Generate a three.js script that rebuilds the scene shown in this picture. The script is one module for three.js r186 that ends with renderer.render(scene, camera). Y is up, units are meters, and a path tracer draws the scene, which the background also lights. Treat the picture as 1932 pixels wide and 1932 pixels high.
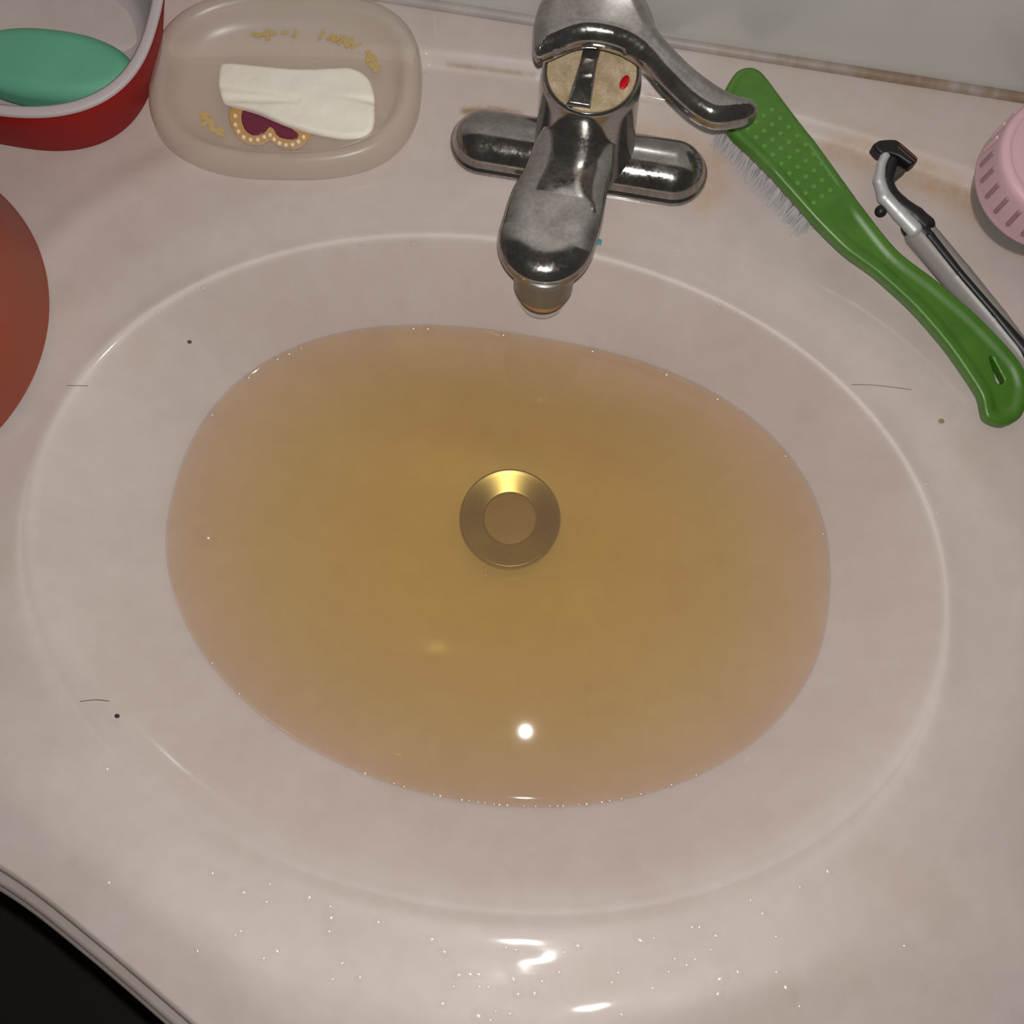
import * as THREE from 'three';
import { RoundedBoxGeometry } from 'three/addons/geometries/RoundedBoxGeometry.js';
import { ImprovedNoise } from 'three/addons/math/ImprovedNoise.js';
import { mergeGeometries } from 'three/addons/utils/BufferGeometryUtils.js';

// ------------------------------------------------------------------ camera, light, exposure
const scene = new THREE.Scene();
scene.background = new THREE.Color(0x000000);
const EYE = new THREE.Vector3(0, 0.56, 0);
const camera = new THREE.PerspectiveCamera(2 * Math.atan(966 / 2050) * 180 / Math.PI, 1, 0.01, 20);
camera.position.copy(EYE);
const turn = new THREE.Matrix4().set(
  0.983124, -0.1765507, 0.0479277, 0,
  -0.0104984, 0.2071053, 0.9782623, 0,
  -0.1826389, -0.9622563, 0.2017567, 0, 0, 0, 0, 1);
camera.quaternion.setFromRotationMatrix(turn);
scene.add(camera);

const renderer = new THREE.WebGLRenderer({ antialias: true });
renderer.toneMapping = THREE.LinearToneMapping;
renderer.toneMappingExposure = 1.0;
renderer.shadowMap.enabled = true;
const FLASH = 0.75;            // candela-like strength of the phone's flash
const FLASH_AT = new THREE.Vector3(0.002, 0.012, 0.0012);   // in the phone's own axes: beside the lens

// ------------------------------------------------------------------ helpers
const V = (x, y, z) => new THREE.Vector3(x, y, z);
const lerp = THREE.MathUtils.lerp, clamp = THREE.MathUtils.clamp;
const sstep = (a, b, x) => { const t = clamp((x - a) / (b - a), 0, 1); return t * t * (3 - 2 * t); };
function rng(seed) { let s = seed >>> 0; return () => { s = (s + 0x6d2b79f5) | 0; let t = Math.imul(s ^ (s >>> 15), 1 | s); t = (t + Math.imul(t ^ (t >>> 7), 61 | t)) ^ t; return ((t ^ (t >>> 14)) >>> 0) / 4294967296; }; }
const perlin = new ImprovedNoise();
const fbm = (x, y, z = 0, o = 4) => { let a = 0.5, s = 0; for (let i = 0; i < o; i++) { s += a * perlin.noise(x, y, z + i * 7.3); x *= 2.03; y *= 2.03; a *= 0.5; } return s; };
const used = {};
const numbered = (n) => { const k = used[n] = (used[n] ?? -1) + 1; return k ? n + '_' + String(k).padStart(3, '0') : n; };
function tag(o, label, category, group, kind) {
  o.userData.label = label; o.userData.category = category;
  if (group) o.userData.group = group;
  if (kind) o.userData.kind = kind;
  return o;
}
function thing(name, at, label, category, group) {
  const o = new THREE.Group(); o.name = numbered(name); o.position.copy(at); scene.add(o);
  return tag(o, label, category, group);
}
// geometry is given in world coordinates and moved into the parent's axes
function part(name, geo, mat, parent, label) {
  const m = new THREE.Mesh(geo, mat);
  m.name = numbered(name); m.castShadow = m.receiveShadow = true;
  const off = new THREE.Vector3(); let p = parent;
  while (p && p !== scene) { off.sub(p.position); p = p.parent; }
  geo.translate(off.x, off.y, off.z);
  parent.add(m);
  if (label) m.userData.label = label;
  return m;
}
function solo(name, geo, mat, label, category, group, kind) {
  geo.computeBoundingBox(); const b = geo.boundingBox, c = V((b.min.x + b.max.x) / 2, b.min.y, (b.min.z + b.max.z) / 2);
  geo.translate(-c.x, -c.y, -c.z);
  const m = new THREE.Mesh(geo, mat); m.name = numbered(name); m.position.copy(c); m.castShadow = m.receiveShadow = true; scene.add(m);
  return tag(m, label, category, group, kind);
}
function struct(name, geo, mat, parent = scene) {
  const m = new THREE.Mesh(geo, mat); m.name = name; m.castShadow = m.receiveShadow = true; parent.add(m);
  if (parent === scene) m.userData.kind = 'structure';
  return m;
}
const box = (x0, x1, y0, y1, z0, z1) => new THREE.BoxGeometry(x1 - x0, y1 - y0, z1 - z0).translate((x0 + x1) / 2, (y0 + y1) / 2, (z0 + z1) / 2);
const rbox = (w, h, d, r, s = 3) => new RoundedBoxGeometry(w, h, d, s, r);
const std = (o) => new THREE.MeshStandardMaterial(o);
const phys = (o) => new THREE.MeshPhysicalMaterial(o);
const sRGB = (r, g, b) => new THREE.Color().setRGB(r / 255, g / 255, b / 255, THREE.SRGBColorSpace);

// rings of points (each of n) -> lofted surface; optional caps to centre points
function loft(rings, { closed = true, capStart, capEnd } = {}) {
  const n = rings[0].length, pos = [], idx = [], uv = [];
  rings.forEach((r) => r.forEach((p) => { pos.push(p.x, p.y, p.z); uv.push(p.x, p.z); }));
  const m = closed ? n : n - 1;
  for (let i = 0; i + 1 < rings.length; i++) for (let j = 0; j < m; j++) {
    const a = i * n + j, b = i * n + (j + 1) % n, c = a + n, d = b + n;
    idx.push(a, b, c, b, d, c);
  }
  const cap = (c, ring, flip) => { const k = pos.length / 3; pos.push(c.x, c.y, c.z); uv.push(c.x, c.z); for (let j = 0; j < m; j++) { const a = ring * n + j, b = ring * n + (j + 1) % n; flip ? idx.push(k, b, a) : idx.push(k, a, b); } };
  if (capStart) cap(capStart, 0, true);
  if (capEnd) cap(capEnd, rings.length - 1, false);
  const g = new THREE.BufferGeometry();
  g.setAttribute('position', new THREE.Float32BufferAttribute(pos, 3));
  g.setAttribute('uv', new THREE.Float32BufferAttribute(uv, 2));
  g.setIndex(idx); g.computeVertexNormals();
  return g;
}
function outward(g) {       // a closed shell whose faces look out
  const p = g.attributes.position, ix = g.getIndex().array, a = V(), b = V(), c = V(); let vol = 0;
  for (let i = 0; i < ix.length; i += 3) { a.fromBufferAttribute(p, ix[i]); b.fromBufferAttribute(p, ix[i + 1]); c.fromBufferAttribute(p, ix[i + 2]); vol += a.dot(b.cross(c)); }
  if (vol < 0) { for (let i = 0; i < ix.length; i += 3) { const q = ix[i]; ix[i] = ix[i + 1]; ix[i + 1] = q; } g.computeVertexNormals(); }
  return g;
}
const supel = (cx, cz, a, b, n, phi, rot = 0) => {
  const c = Math.cos(phi), s = Math.sin(phi), x = a * Math.sign(c) * Math.abs(c) ** (2 / n), z = b * Math.sign(s) * Math.abs(s) ** (2 / n);
  return [cx + x * Math.cos(rot) + z * Math.sin(rot), cz - x * Math.sin(rot) + z * Math.cos(rot)];
};

// ---- distance fields and a surface-net mesher with field normals
const len2 = Math.hypot;
const smin = (a, b, k) => { const h = Math.max(k - Math.abs(a - b), 0) / k; return Math.min(a, b) - h * h * k * 0.25; };
const smax = (a, b, k) => -smin(-a, -b, k);
function cap3(x, y, z, a, b, ra, rb) {
  const bx = b[0] - a[0], by = b[1] - a[1], bz = b[2] - a[2], px = x - a[0], py = y - a[1], pz = z - a[2];
  const t = clamp((px * bx + py * by + pz * bz) / (bx * bx + by * by + bz * bz), 0, 1);
  return len2(px - bx * t, py - by * t, pz - bz * t) - lerp(ra, rb, t);
}
const ell = (x, y, z, c, r) => {
  const px = (x - c[0]) / r[0], py = (y - c[1]) / r[1], pz = (z - c[2]) / r[2], k0 = len2(px, py, pz), k1 = len2(px / r[0], py / r[1], pz / r[2]);
  return k1 ? k0 * (k0 - 1) / k1 : -Math.min(...r);
};
function chain(x, y, z, pts, k, sy = 1) {           // pts: [x, y, z, r]; sy > 1 flattens
  let d = 1;
  for (let i = 0; i + 1 < pts.length; i++) {
    const a = pts[i], b = pts[i + 1];
    d = smin(d, cap3(x, y * sy, z, [a[0], a[1] * sy, a[2]], [b[0], b[1] * sy, b[2]], a[3], b[3]), k);
  }
  return d / (sy > 1 ? 1 : 1);
}
function polyD(px, pz, P) {
  let d = 1e9, s = 1;
  for (let i = 0, j = P.length - 1; i < P.length; j = i++) {
    const ex = P[j][0] - P[i][0], ez = P[j][1] - P[i][1], wx = px - P[i][0], wz = pz - P[i][1];
    const t = clamp((wx * ex + wz * ez) / (ex * ex + ez * ez), 0, 1), bx = wx - ex * t, bz = wz - ez * t;
    d = Math.min(d, bx * bx + bz * bz);
    const c1 = pz >= P[i][1], c2 = pz < P[j][1], c3 = ex * wz > ez * wx;
    if ((c1 && c2 && c3) || (!c1 && !c2 && !c3)) s = -s;
  }
  return s * Math.sqrt(d);
}
const smoothPoly = (P, n, tension = 0.5) => new THREE.CatmullRomCurve3(P.map((p) => V(p[0], 0, p[1])), true, 'catmullrom', tension).getPoints(n).slice(0, n).map((p) => [p.x, p.z]);
const extr = (d2, y, y0, y1, r) => { const w = [d2 + r, Math.abs(y - (y0 + y1) / 2) - (y1 - y0) / 2 + r]; return Math.min(Math.max(w[0], w[1]), 0) + len2(Math.max(w[0], 0), Math.max(w[1], 0)) - r; };
function net(f, lo, hi, cell) {
  const N = [0, 1, 2].map((i) => Math.ceil((hi[i] - lo[i]) / cell) + 2), [nx, ny, nz] = N, F = new Float32Array(nx * ny * nz);
  const id = (i, j, k) => (k * ny + j) * nx + i, X = (i) => lo[0] + (i - 0.5) * cell, Y = (j) => lo[1] + (j - 0.5) * cell, Z = (k) => lo[2] + (k - 0.5) * cell;
  for (let k = 0; k < nz; k++) for (let j = 0; j < ny; j++) for (let i = 0; i < nx; i++) F[id(i, j, k)] = f(X(i), Y(j), Z(k));
  const vid = new Int32Array(nx * ny * nz).fill(-1), pos = [], nor = [], uv = [], idx = [], e = cell * 0.1;
  const grad = (p) => { const g = [f(p[0] + e, p[1], p[2]) - f(p[0] - e, p[1], p[2]), f(p[0], p[1] + e, p[2]) - f(p[0], p[1] - e, p[2]), f(p[0], p[1], p[2] + e) - f(p[0], p[1], p[2] - e)]; return g; };
  for (let k = 0; k < nz - 1; k++) for (let j = 0; j < ny - 1; j++) for (let i = 0; i < nx - 1; i++) {
    let m = 0; const c = [];
    for (let q = 0; q < 8; q++) { const v = F[id(i + (q & 1), j + ((q >> 1) & 1), k + (q >> 2))]; c.push(v); if (v < 0) m |= 1 << q; }
    if (m === 0 || m === 255) continue;
    let s = [0, 0, 0], n = 0;
    for (let a = 0; a < 8; a++) for (const bit of [1, 2, 4]) {
      if (a & bit) continue; const b = a | bit;
      if ((c[a] < 0) === (c[b] < 0)) continue;
      const t = c[a] / (c[a] - c[b]);
      s[0] += (a & 1) + (bit === 1 ? t : 0); s[1] += ((a >> 1) & 1) + (bit === 2 ? t : 0); s[2] += (a >> 2) + (bit === 4 ? t : 0); n++;
    }
    let p = [X(i) + s[0] / n * cell, Y(j) + s[1] / n * cell, Z(k) + s[2] / n * cell], g;
    for (let it = 0; it < 3; it++) {
      g = grad(p); const l = len2(...g) || 1, sl = l / (2 * e), v = f(...p), st = clamp(v / Math.max(sl, 0.2), -cell * 0.5, cell * 0.5);
      p = [p[0] - g[0] / l * st, p[1] - g[1] / l * st, p[2] - g[2] / l * st];
    }
    g = grad(p); const l = len2(...g) || 1;
    vid[id(i, j, k)] = pos.length / 3; pos.push(...p); nor.push(g[0] / l, g[1] / l, g[2] / l); uv.push(p[0], p[2]);
  }
  const quad = (a, b, c, d, flip) => { if (a < 0 || b < 0 || c < 0 || d < 0) return; flip ? idx.push(a, c, b, a, d, c) : idx.push(a, b, c, a, c, d); };
  for (let k = 1; k < nz - 1; k++) for (let j = 1; j < ny - 1; j++) for (let i = 1; i < nx - 1; i++) {
    const a = F[id(i, j, k)] < 0;
    if (a !== F[id(i + 1, j, k)] < 0) quad(vid[id(i, j - 1, k - 1)], vid[id(i, j, k - 1)], vid[id(i, j, k)], vid[id(i, j - 1, k)], !a);
    if (a !== F[id(i, j + 1, k)] < 0) quad(vid[id(i - 1, j, k - 1)], vid[id(i - 1, j, k)], vid[id(i, j, k)], vid[id(i, j, k - 1)], !a);
    if (a !== F[id(i, j, k + 1)] < 0) quad(vid[id(i - 1, j - 1, k)], vid[id(i, j - 1, k)], vid[id(i, j, k)], vid[id(i - 1, j, k)], !a);
  }
  const gm = new THREE.BufferGeometry();
  gm.setAttribute('position', new THREE.Float32BufferAttribute(pos, 3)); gm.setAttribute('normal', new THREE.Float32BufferAttribute(nor, 3)); gm.setAttribute('uv', new THREE.Float32BufferAttribute(uv, 2));
  gm.setIndex(idx);
  return gm;
}
const sphere = (x, y, z, r) => new THREE.SphereGeometry(r, 16, 12).translate(x, y, z);

// ---- computed textures
function dataTex(w, h, fn, srgb = true) {
  const d = new Uint8Array(w * h * 4);
  for (let y = 0; y < h; y++) for (let x = 0; x < w; x++) { const c = fn((x + 0.5) / w, (y + 0.5) / h), o = (y * w + x) * 4; for (let k = 0; k < 3; k++) d[o + k] = clamp(Math.round(c[k]), 0, 255); d[o + 3] = 255; }
  const t = new THREE.DataTexture(d, w, h); t.magFilter = THREE.LinearFilter; t.wrapS = t.wrapT = THREE.RepeatWrapping; if (srgb) t.colorSpace = THREE.SRGBColorSpace; t.needsUpdate = true; return t;
}
const segD = (x, z, P) => { let d = 1; for (let i = 0; i + 1 < P.length; i++) { const [ax, az] = P[i], [bx, bz] = P[i + 1], ex = bx - ax, ez = bz - az, t = clamp(((x - ax) * ex + (z - az) * ez) / (ex * ex + ez * ez), 0, 1); d = Math.min(d, len2(x - ax - ex * t, z - az - ez * t)); } return d; };

// ------------------------------------------------------------------ materials
const TX0 = -0.52, TZ0 = -0.42, TW = 1.0, TH = 0.64;      // porcelain map covers this plan rectangle, in metres
const creaseStain = [[0.115, -0.355], [0.136, -0.352], [0.165, -0.345], [0.19, -0.335], [0.23, -0.315]];
const creaseLine = [[-0.112, -0.3672], [-0.085, -0.3682], [-0.062, -0.3690]];
const creaseLineR = [[0.004, -0.3682], [0.03, -0.3662], [0.05, -0.364]];
const wingR = [[0.002, -0.344], [0.026, -0.345], [0.046, -0.334], [0.052, -0.32], [0.044, -0.308]];
const wingL = [[-0.097, -0.341], [-0.082, -0.345], [-0.066, -0.345]];
const porcelainMap = dataTex(1600, 1024, (u, v) => {
  const x = TX0 + u * TW, z = TZ0 + v * TH;
  const n = fbm(x * 22, z * 22, 1), n2 = fbm(x * 90, z * 90, 4), n3 = fbm(x * 320, z * 320, 9, 2);
  let c = [202 + n * 8 + n2 * 5, 189 + n * 9 + n2 * 6, 183 + n * 10 + n2 * 6];
  const stain = (d, w, k, col) => { const s = clamp(Math.exp(-((d / w) ** 2)) * (0.62 + n * 0.9 + n2 * 0.9 + n3 * 0.5), 0, 1) * k; c = c.map((q, i) => lerp(q, col[i], s)); };
  stain(segD(x, z, creaseStain), 0.0085, 0.62, [180, 140, 98]);
  stain(segD(x, z, creaseLine), 0.0013, 0.5, [120, 88, 62]);
  stain(segD(x, z, creaseLineR), 0.0012, 0.5, [140, 108, 80]);
  stain(segD(x, z, wingR), 0.008, 0.5, [190, 148, 106]);
  stain(segD(x, z, wingL), 0.0022, 0.8, [140, 100, 62]);
  stain(segD(x, z, [[-0.02, -0.29], [0.0, -0.285]]), 0.012, 0.2, [205, 175, 140]);
  const grime = clamp((fbm(x * 14 + 5, z * 14, 3) - 0.16) * 3, 0, 1) * 0.16; c = c.map((q, i) => lerp(q, [186, 162, 136][i], grime));
  return c;
});
porcelainMap.wrapS = porcelainMap.wrapT = THREE.ClampToEdgeWrapping;
const porcelain = phys({ map: porcelainMap, roughness: 0.47, specularIntensity: 1, clearcoat: 0.45, clearcoatRoughness: 0.04, ior: 1.5 });
const chromeMap = dataTex(512, 512, (u, v) => { const n = fbm(u * 10, v * 10, 2), n2 = fbm(u * 60, v * 60, 5); const k = clamp(160 + n * 40 + n2 * 24, 95, 200); return [k, k * 0.985, k * 0.965]; });
const chromeRough = dataTex(512, 512, (u, v) => { const n = fbm(u * 14, v * 14, 12), n2 = fbm(u * 70, v * 70, 15); const k = clamp(34 + n * 44 + n2 * 34, 12, 110); return [k, k, k]; }, false);
for (const t of [chromeMap, chromeRough]) t.repeat.set(8, 8);
const chrome = std({ map: chromeMap, metalness: 0.9, roughness: 1, roughnessMap: chromeRough });
const M = {
  tile: phys({ color: sRGB(206, 206, 202), roughness: 0.3, clearcoat: 0.5, clearcoatRoughness: 0.15 }),
  plaster: std({ color: sRGB(190, 186, 178), roughness: 0.95 }),
  dim: std({ color: sRGB(120, 112, 104), roughness: 0.9 }),
  floor: std({ color: sRGB(64, 58, 52), roughness: 0.7 }),
  cabinet: std({ color: sRGB(96, 66, 48), roughness: 0.6 }),
};

// ------------------------------------------------------------------ the room
const WALL = -0.401, FLOOR = -0.82, CEIL = 1.6;
{
  const grout = std({ color: sRGB(176, 172, 164), roughness: 0.95 });
  const wall = struct('wall_back', box(-1.1, 1.1, FLOOR - 0.1, CEIL + 0.1, WALL - 0.14, WALL - 0.003), grout);
  const tiles = [];
  for (let r = 0; r < 6; r++) for (let k = -2; k < 2; k++) {
    const w = 0.398, h = 0.258, g = rbox(w, h, 0.012, 0.0016, 2);
    const t = new THREE.Mesh(g, M.tile); t.name = numbered('tile'); t.castShadow = t.receiveShadow = true;
    t.position.set(-0.125 + 0.4 * k + 0.2 + 0.4 * 0.0, -0.02 + 0.26 * r + 0.13, WALL - 0.006); wall.add(t);
  }
  struct('floor', box(-1.1, 1.1, FLOOR - 0.1, FLOOR, WALL - 0.14, 1.5), M.floor);
  struct('ceiling', box(-1.1, 1.1, CEIL, CEIL + 0.1, WALL - 0.14, 1.5), M.plaster);
  struct('wall_left', box(-1.1, -1.0, FLOOR - 0.1, CEIL + 0.1, WALL - 0.14, 1.5), M.dim);
  struct('wall_right', box(1.0, 1.1, FLOOR - 0.1, CEIL + 0.1, WALL - 0.14, 1.5), M.dim);
  struct('wall_front', box(-1.1, 1.1, FLOOR - 0.1, CEIL + 0.1, 1.4, 1.5), M.dim);
}

// ------------------------------------------------------------------ the one-piece basin
const LIP = { cx: -0.0405, cz: -0.091, a: 0.2455, b: 0.178, n: 2.05 };
const WAT = { cx: -0.0345, cz: -0.097, a: 0.1872, b: 0.1332 };
const WATER_Y = -0.045, BOTTOM = -0.122, DRAIN = [-0.0335, -0.1345];
const edgeCurve = new THREE.SplineCurve([[-0.1, 0.166], [-0.05, 0.18], [0, 0.185], [0.05, 0.18], [0.1, 0.1545], [0.15, 0.1294], [0.2, 0.1071], [0.25, 0.0935], [0.3, 0.0885], [0.4, 0.088], [0.6, 0.088]].map((a) => new THREE.Vector2(...a))).getPoints(400);
const edgeZ = (x) => {       // plan of the bellied front edge
  const d = Math.abs(x + 0.034);
  for (let i = 0; i + 1 < edgeCurve.length; i++) if (d >= edgeCurve[i].x && d <= edgeCurve[i + 1].x) return lerp(edgeCurve[i].y, edgeCurve[i + 1].y, (d - edgeCurve[i].x) / (edgeCurve[i + 1].x - edgeCurve[i].x));
  return 0.088;
};
const DX0 = -0.5, DX1 = 0.432, DZ0 = WALL + 0.001;
function deckY(x, z, d) {    // d: plan distance outside the lip
  const back = sstep(-0.12, -0.2, z);
  let y = lerp(-0.0036, 0, sstep(0.003, lerp(0.05, 0.034, back), d));
  y += 0.0007 * back * Math.exp(-(((d - 0.0015) / 0.004) ** 2));
  const zc = -0.3685 + 0.48 * (x + 0.034) ** 2;
  y += 0.007 * sstep(zc + 0.003, zc - 0.009, z);
  y += 0.006 * sstep(0.08, 0.022, edgeZ(x) - z) * sstep(-0.1, 0.03, z);
  const e = (Math.abs((x + 0.036) / 0.3) ** 2.5 + Math.abs((z + 0.09) / 0.24) ** 2.5) ** (1 / 2.5), ring = (e - 1) * 0.26;
  y += 0.0022 * Math.exp(-((ring / 0.010) ** 2)) * sstep(0.12, 0.2, -0.034 - x) * sstep(-0.1, -0.18, z);
  y += 0.0002 * sstep(0.006, 0.02, d) * fbm(x * 46, z * 62, 70, 2) * sstep(-0.02, 0.05, z);      // the glaze is never quite flat
  return y;
}
const NPHI = 512;
const lipR = (t) => {   // plan radius of the lip along direction t from the lip's centre
  const c = Math.cos(t), s = Math.sin(t), bk = LIP.n;
  return 1 / (Math.abs(c / LIP.a) ** bk + Math.abs(s / LIP.b) ** bk) ** (1 / bk);
};
const watN = (s) => (s < 0 ? 2.42 : 2.03);
const watR = (t) => { const c = Math.cos(t), s = Math.sin(t), n = watN(s); return 1 / (Math.abs(c / WAT.a) ** n + Math.abs(s / WAT.b) ** n) ** (1 / n); };
const bowlY = (s) => BOTTOM + (WATER_Y - BOTTOM) * (0.34 * s + 0.66 * s ** 2.5);
// a point of the bowl below the water line: s = 0 at the drain, 1 at the water line
function bowlPoint(t, s, grow = 0) {
  const r0 = 0.03, k = sstep(0, 1, s) * 0.55 + s * 0.45;
  const cx = lerp(DRAIN[0], WAT.cx, k), cz = lerp(DRAIN[1], WAT.cz, k), r = lerp(r0, watR(t), s) + grow;
  return V(cx + r * Math.cos(t), bowlY(s) - grow * 0.7, cz + r * Math.sin(t));
}
const edgeProfile = [[0.0015, -0.0006], [0.0032, -0.0024], [0.0042, -0.0052], [0.0046, -0.0076], [0.0062, -0.0092], [0.0092, -0.0100], [0.0118, -0.0118], [0.0132, -0.0148], [0.0136, -0.0178], [0.0148, -0.0198], [0.0168, -0.0208], [0.0184, -0.0232], [0.0188, -0.0268], [0.0176, -0.0312], [0.013, -0.034], [0.004, -0.0345]];
{
  const rings = [], ang = [...Array(NPHI)].map((_, i) => i / NPHI * 2 * Math.PI);
  for (let i = 0; i <= 26; i++) rings.push(ang.map((t) => bowlPoint(t, i / 26)));
  // wall from the water line to the lip: straight, then a rounded shoulder (softer in front)
  const K = 16;
  const wallPts = ang.map((t) => {
    const w = bowlPoint(t, 1), lx = LIP.cx + lipR(t) * Math.cos(t), lz = LIP.cz + lipR(t) * Math.sin(t);
    return { w, lx, lz, soft: sstep(-0.12, 0.06, lz) };
  });
  for (let i = 1; i <= K; i++) {
    rings.push(wallPts.map(({ w, lx, lz, soft }) => {
      const s = i / K, u = 1 - (1 - s) ** 1.25, x = lerp(w.x, lx, u), z = lerp(w.z, lz, u);
      const hard = lerp(WATER_Y, -0.0032, u), k = lerp(0.06, 0.3, soft), top = -0.0032;
      const y = u > 1 - k ? hard - (hard - (top - (top - WATER_Y) * k)) * 0 - 0 : hard;
      const q = clamp((u - (1 - k)) / k, 0, 1), drop = (top - WATER_Y) * k * 0.38 * q * q;
      return V(x, y - drop, z);
    }));
  }
  // deck: from the lip out to the slab's outline
  const outline = ang.map((t) => {
    const dx = Math.cos(t), dz = Math.sin(t); let lo = 0, hi = 1.2;
    for (let k = 0; k < 40; k++) { const m = (lo + hi) / 2, x = LIP.cx + dx * m, z = LIP.cz + dz * m; (x > DX0 && x < DX1 && z > DZ0 && z < edgeZ(x)) ? lo = m : hi = m; }
    return lo;
  });
  const steps = [0.0008, 0.0016, 0.0026, 0.004, 0.0055, 0.007, 0.009, 0.011, 0.0135, 0.016, 0.019, 0.022, 0.026];
  const lipYoff = wallPts.map((p) => -0.0032 - (-0.0032 - WATER_Y) * lerp(0.06, 0.3, p.soft) * 0.38);
  const deckAt = (i, d) => {
    const t = ang[i], r = lipR(t) + d, x = LIP.cx + r * Math.cos(t), z = LIP.cz + r * Math.sin(t), soft = wallPts[i].soft;
    const k = Math.exp(-d / lerp(0.0018, 0.0065, soft));
    return V(x, lerp(deckY(x, z, d), lipYoff[i], k), z);
  };
  for (const d of steps) rings.push(ang.map((t, i) => deckAt(i, Math.min(d, (outline[i] - lipR(t)) * 0.5))));
  const OUT = 96;
  for (let k = 1; k <= OUT; k++) rings.push(ang.map((t, i) => { const d0 = 0.026, D = outline[i] - lipR(t); return deckAt(i, lerp(Math.min(d0, D * 0.5), D, k / OUT)); }));
  const last = rings[rings.length - 1];
  const nrm = last.map((p, i) => { const a = last[(i + NPHI - 2) % NPHI], b = last[(i + 2) % NPHI]; const v = V(b.z - a.z, 0, -(b.x - a.x)).normalize(); return v.multiplyScalar(-1 * Math.sign(-(v.x * (p.x - LIP.cx) + v.z * (p.z - LIP.cz)) || 1)); });
  for (const [o, y] of edgeProfile) rings.push(last.map((p, i) => { const k = p.z < WALL + 0.004 ? 0 : 1; return V(p.x + nrm[i].x * o * k, p.y + y, Math.max(p.z + nrm[i].z * o * k, DZ0)); }));
  const g = loft(rings.map((r) => r.slice()).map((r) => r), { });
  const idx = g.getIndex().array; for (let i = 0; i < idx.length; i += 3) { const a = idx[i]; idx[i] = idx[i + 1]; idx[i + 1] = a; }
  // make the faces look up and out
  g.computeVertexNormals();
  const nn = g.attributes.normal; let up = 0; for (let i = NPHI * 60; i < NPHI * 80; i++) up += nn.getY(i);
  if (up < 0) { for (let i = 0; i < idx.length; i += 3) { const a = idx[i]; idx[i] = idx[i + 1]; idx[i + 1] = a; } g.computeVertexNormals(); }
  const uv = g.attributes.uv, p = g.attributes.position;
  for (let i = 0; i < p.count; i++) uv.setXY(i, (p.getX(i) - TX0) / TW, (p.getZ(i) - TZ0) / TH);
  const sink = thing('washbasin', V(-0.034, BOTTOM, -0.1), 'white ceramic one-piece washbasin with an oval bowl and a bellied front edge', 'sink');
  part('basin', g, porcelain, sink);
  const fl = new THREE.LatheGeometry([[0.004, -0.012], [0.0165, -0.012], [0.0185, 0.0004], [0.028, 0.0008], [0.0306, 0.0004], [0.0312, -0.001]].map((a) => new THREE.Vector2(...a)), 64).translate(DRAIN[0], BOTTOM + 0.001, DRAIN[1]);
  part('drain_flange', fl, chrome, sink);
}
const lipDist = (x, z) => { const t = Math.atan2(z - LIP.cz, x - LIP.cx); return len2(x - LIP.cx, z - LIP.cz) - lipR(t); };
const softAt = (x, z) => { const t = Math.atan2(z - LIP.cz, x - LIP.cx); return sstep(-0.12, 0.06, LIP.cz + lipR(t) * Math.sin(t)); };
const lipTop = (soft) => -0.0032 - (-0.0032 - WATER_Y) * lerp(0.06, 0.3, soft) * 0.38;
const deckAtXZ = (x, z) => { const d = Math.max(0, lipDist(x, z)), soft = softAt(x, z); return lerp(deckY(x, z, d), lipTop(soft), Math.exp(-d / lerp(0.0018, 0.0065, soft))); };

// pop-up stopper: flat button on a sloping chrome collar
{
  const at = (g) => g.translate(DRAIN[0], BOTTOM + 0.006, DRAIN[1]), L = (a) => new THREE.LatheGeometry(a.map((q) => new THREE.Vector2(...q)), 72);
  const s = thing('drain_stopper', V(DRAIN[0], BOTTOM + 0.003, DRAIN[1]), 'round metal pop-up drain stopper under the murky water', 'drain stopper');
  part('collar', at(L([[0.0150, 0.0016], [0.0176, 0.0020], [0.0190, 0.00234], [0.0220, 0.0031], [0.0250, 0.0039], [0.0280, 0.0047], [0.0306, 0.0054], [0.0314, 0.0054], [0.0319, 0.0042], [0.0322, 0.0010], [0.0320, -0.003], [0, -0.003]].reverse())), std({ color: sRGB(122, 120, 112), metalness: 1, roughness: 0.27 }), s, 'dished metal collar');
  part('button', at(L([[0, 0.0036], [0.0158, 0.0036], [0.0168, 0.0033], [0.0174, 0.0024], [0.0174, 0.0005], [0, 0.0005]].reverse())), std({ color: sRGB(112, 104, 90), metalness: 0.7, roughness: 0.5 }), s, 'flat round centre button');
}

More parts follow.
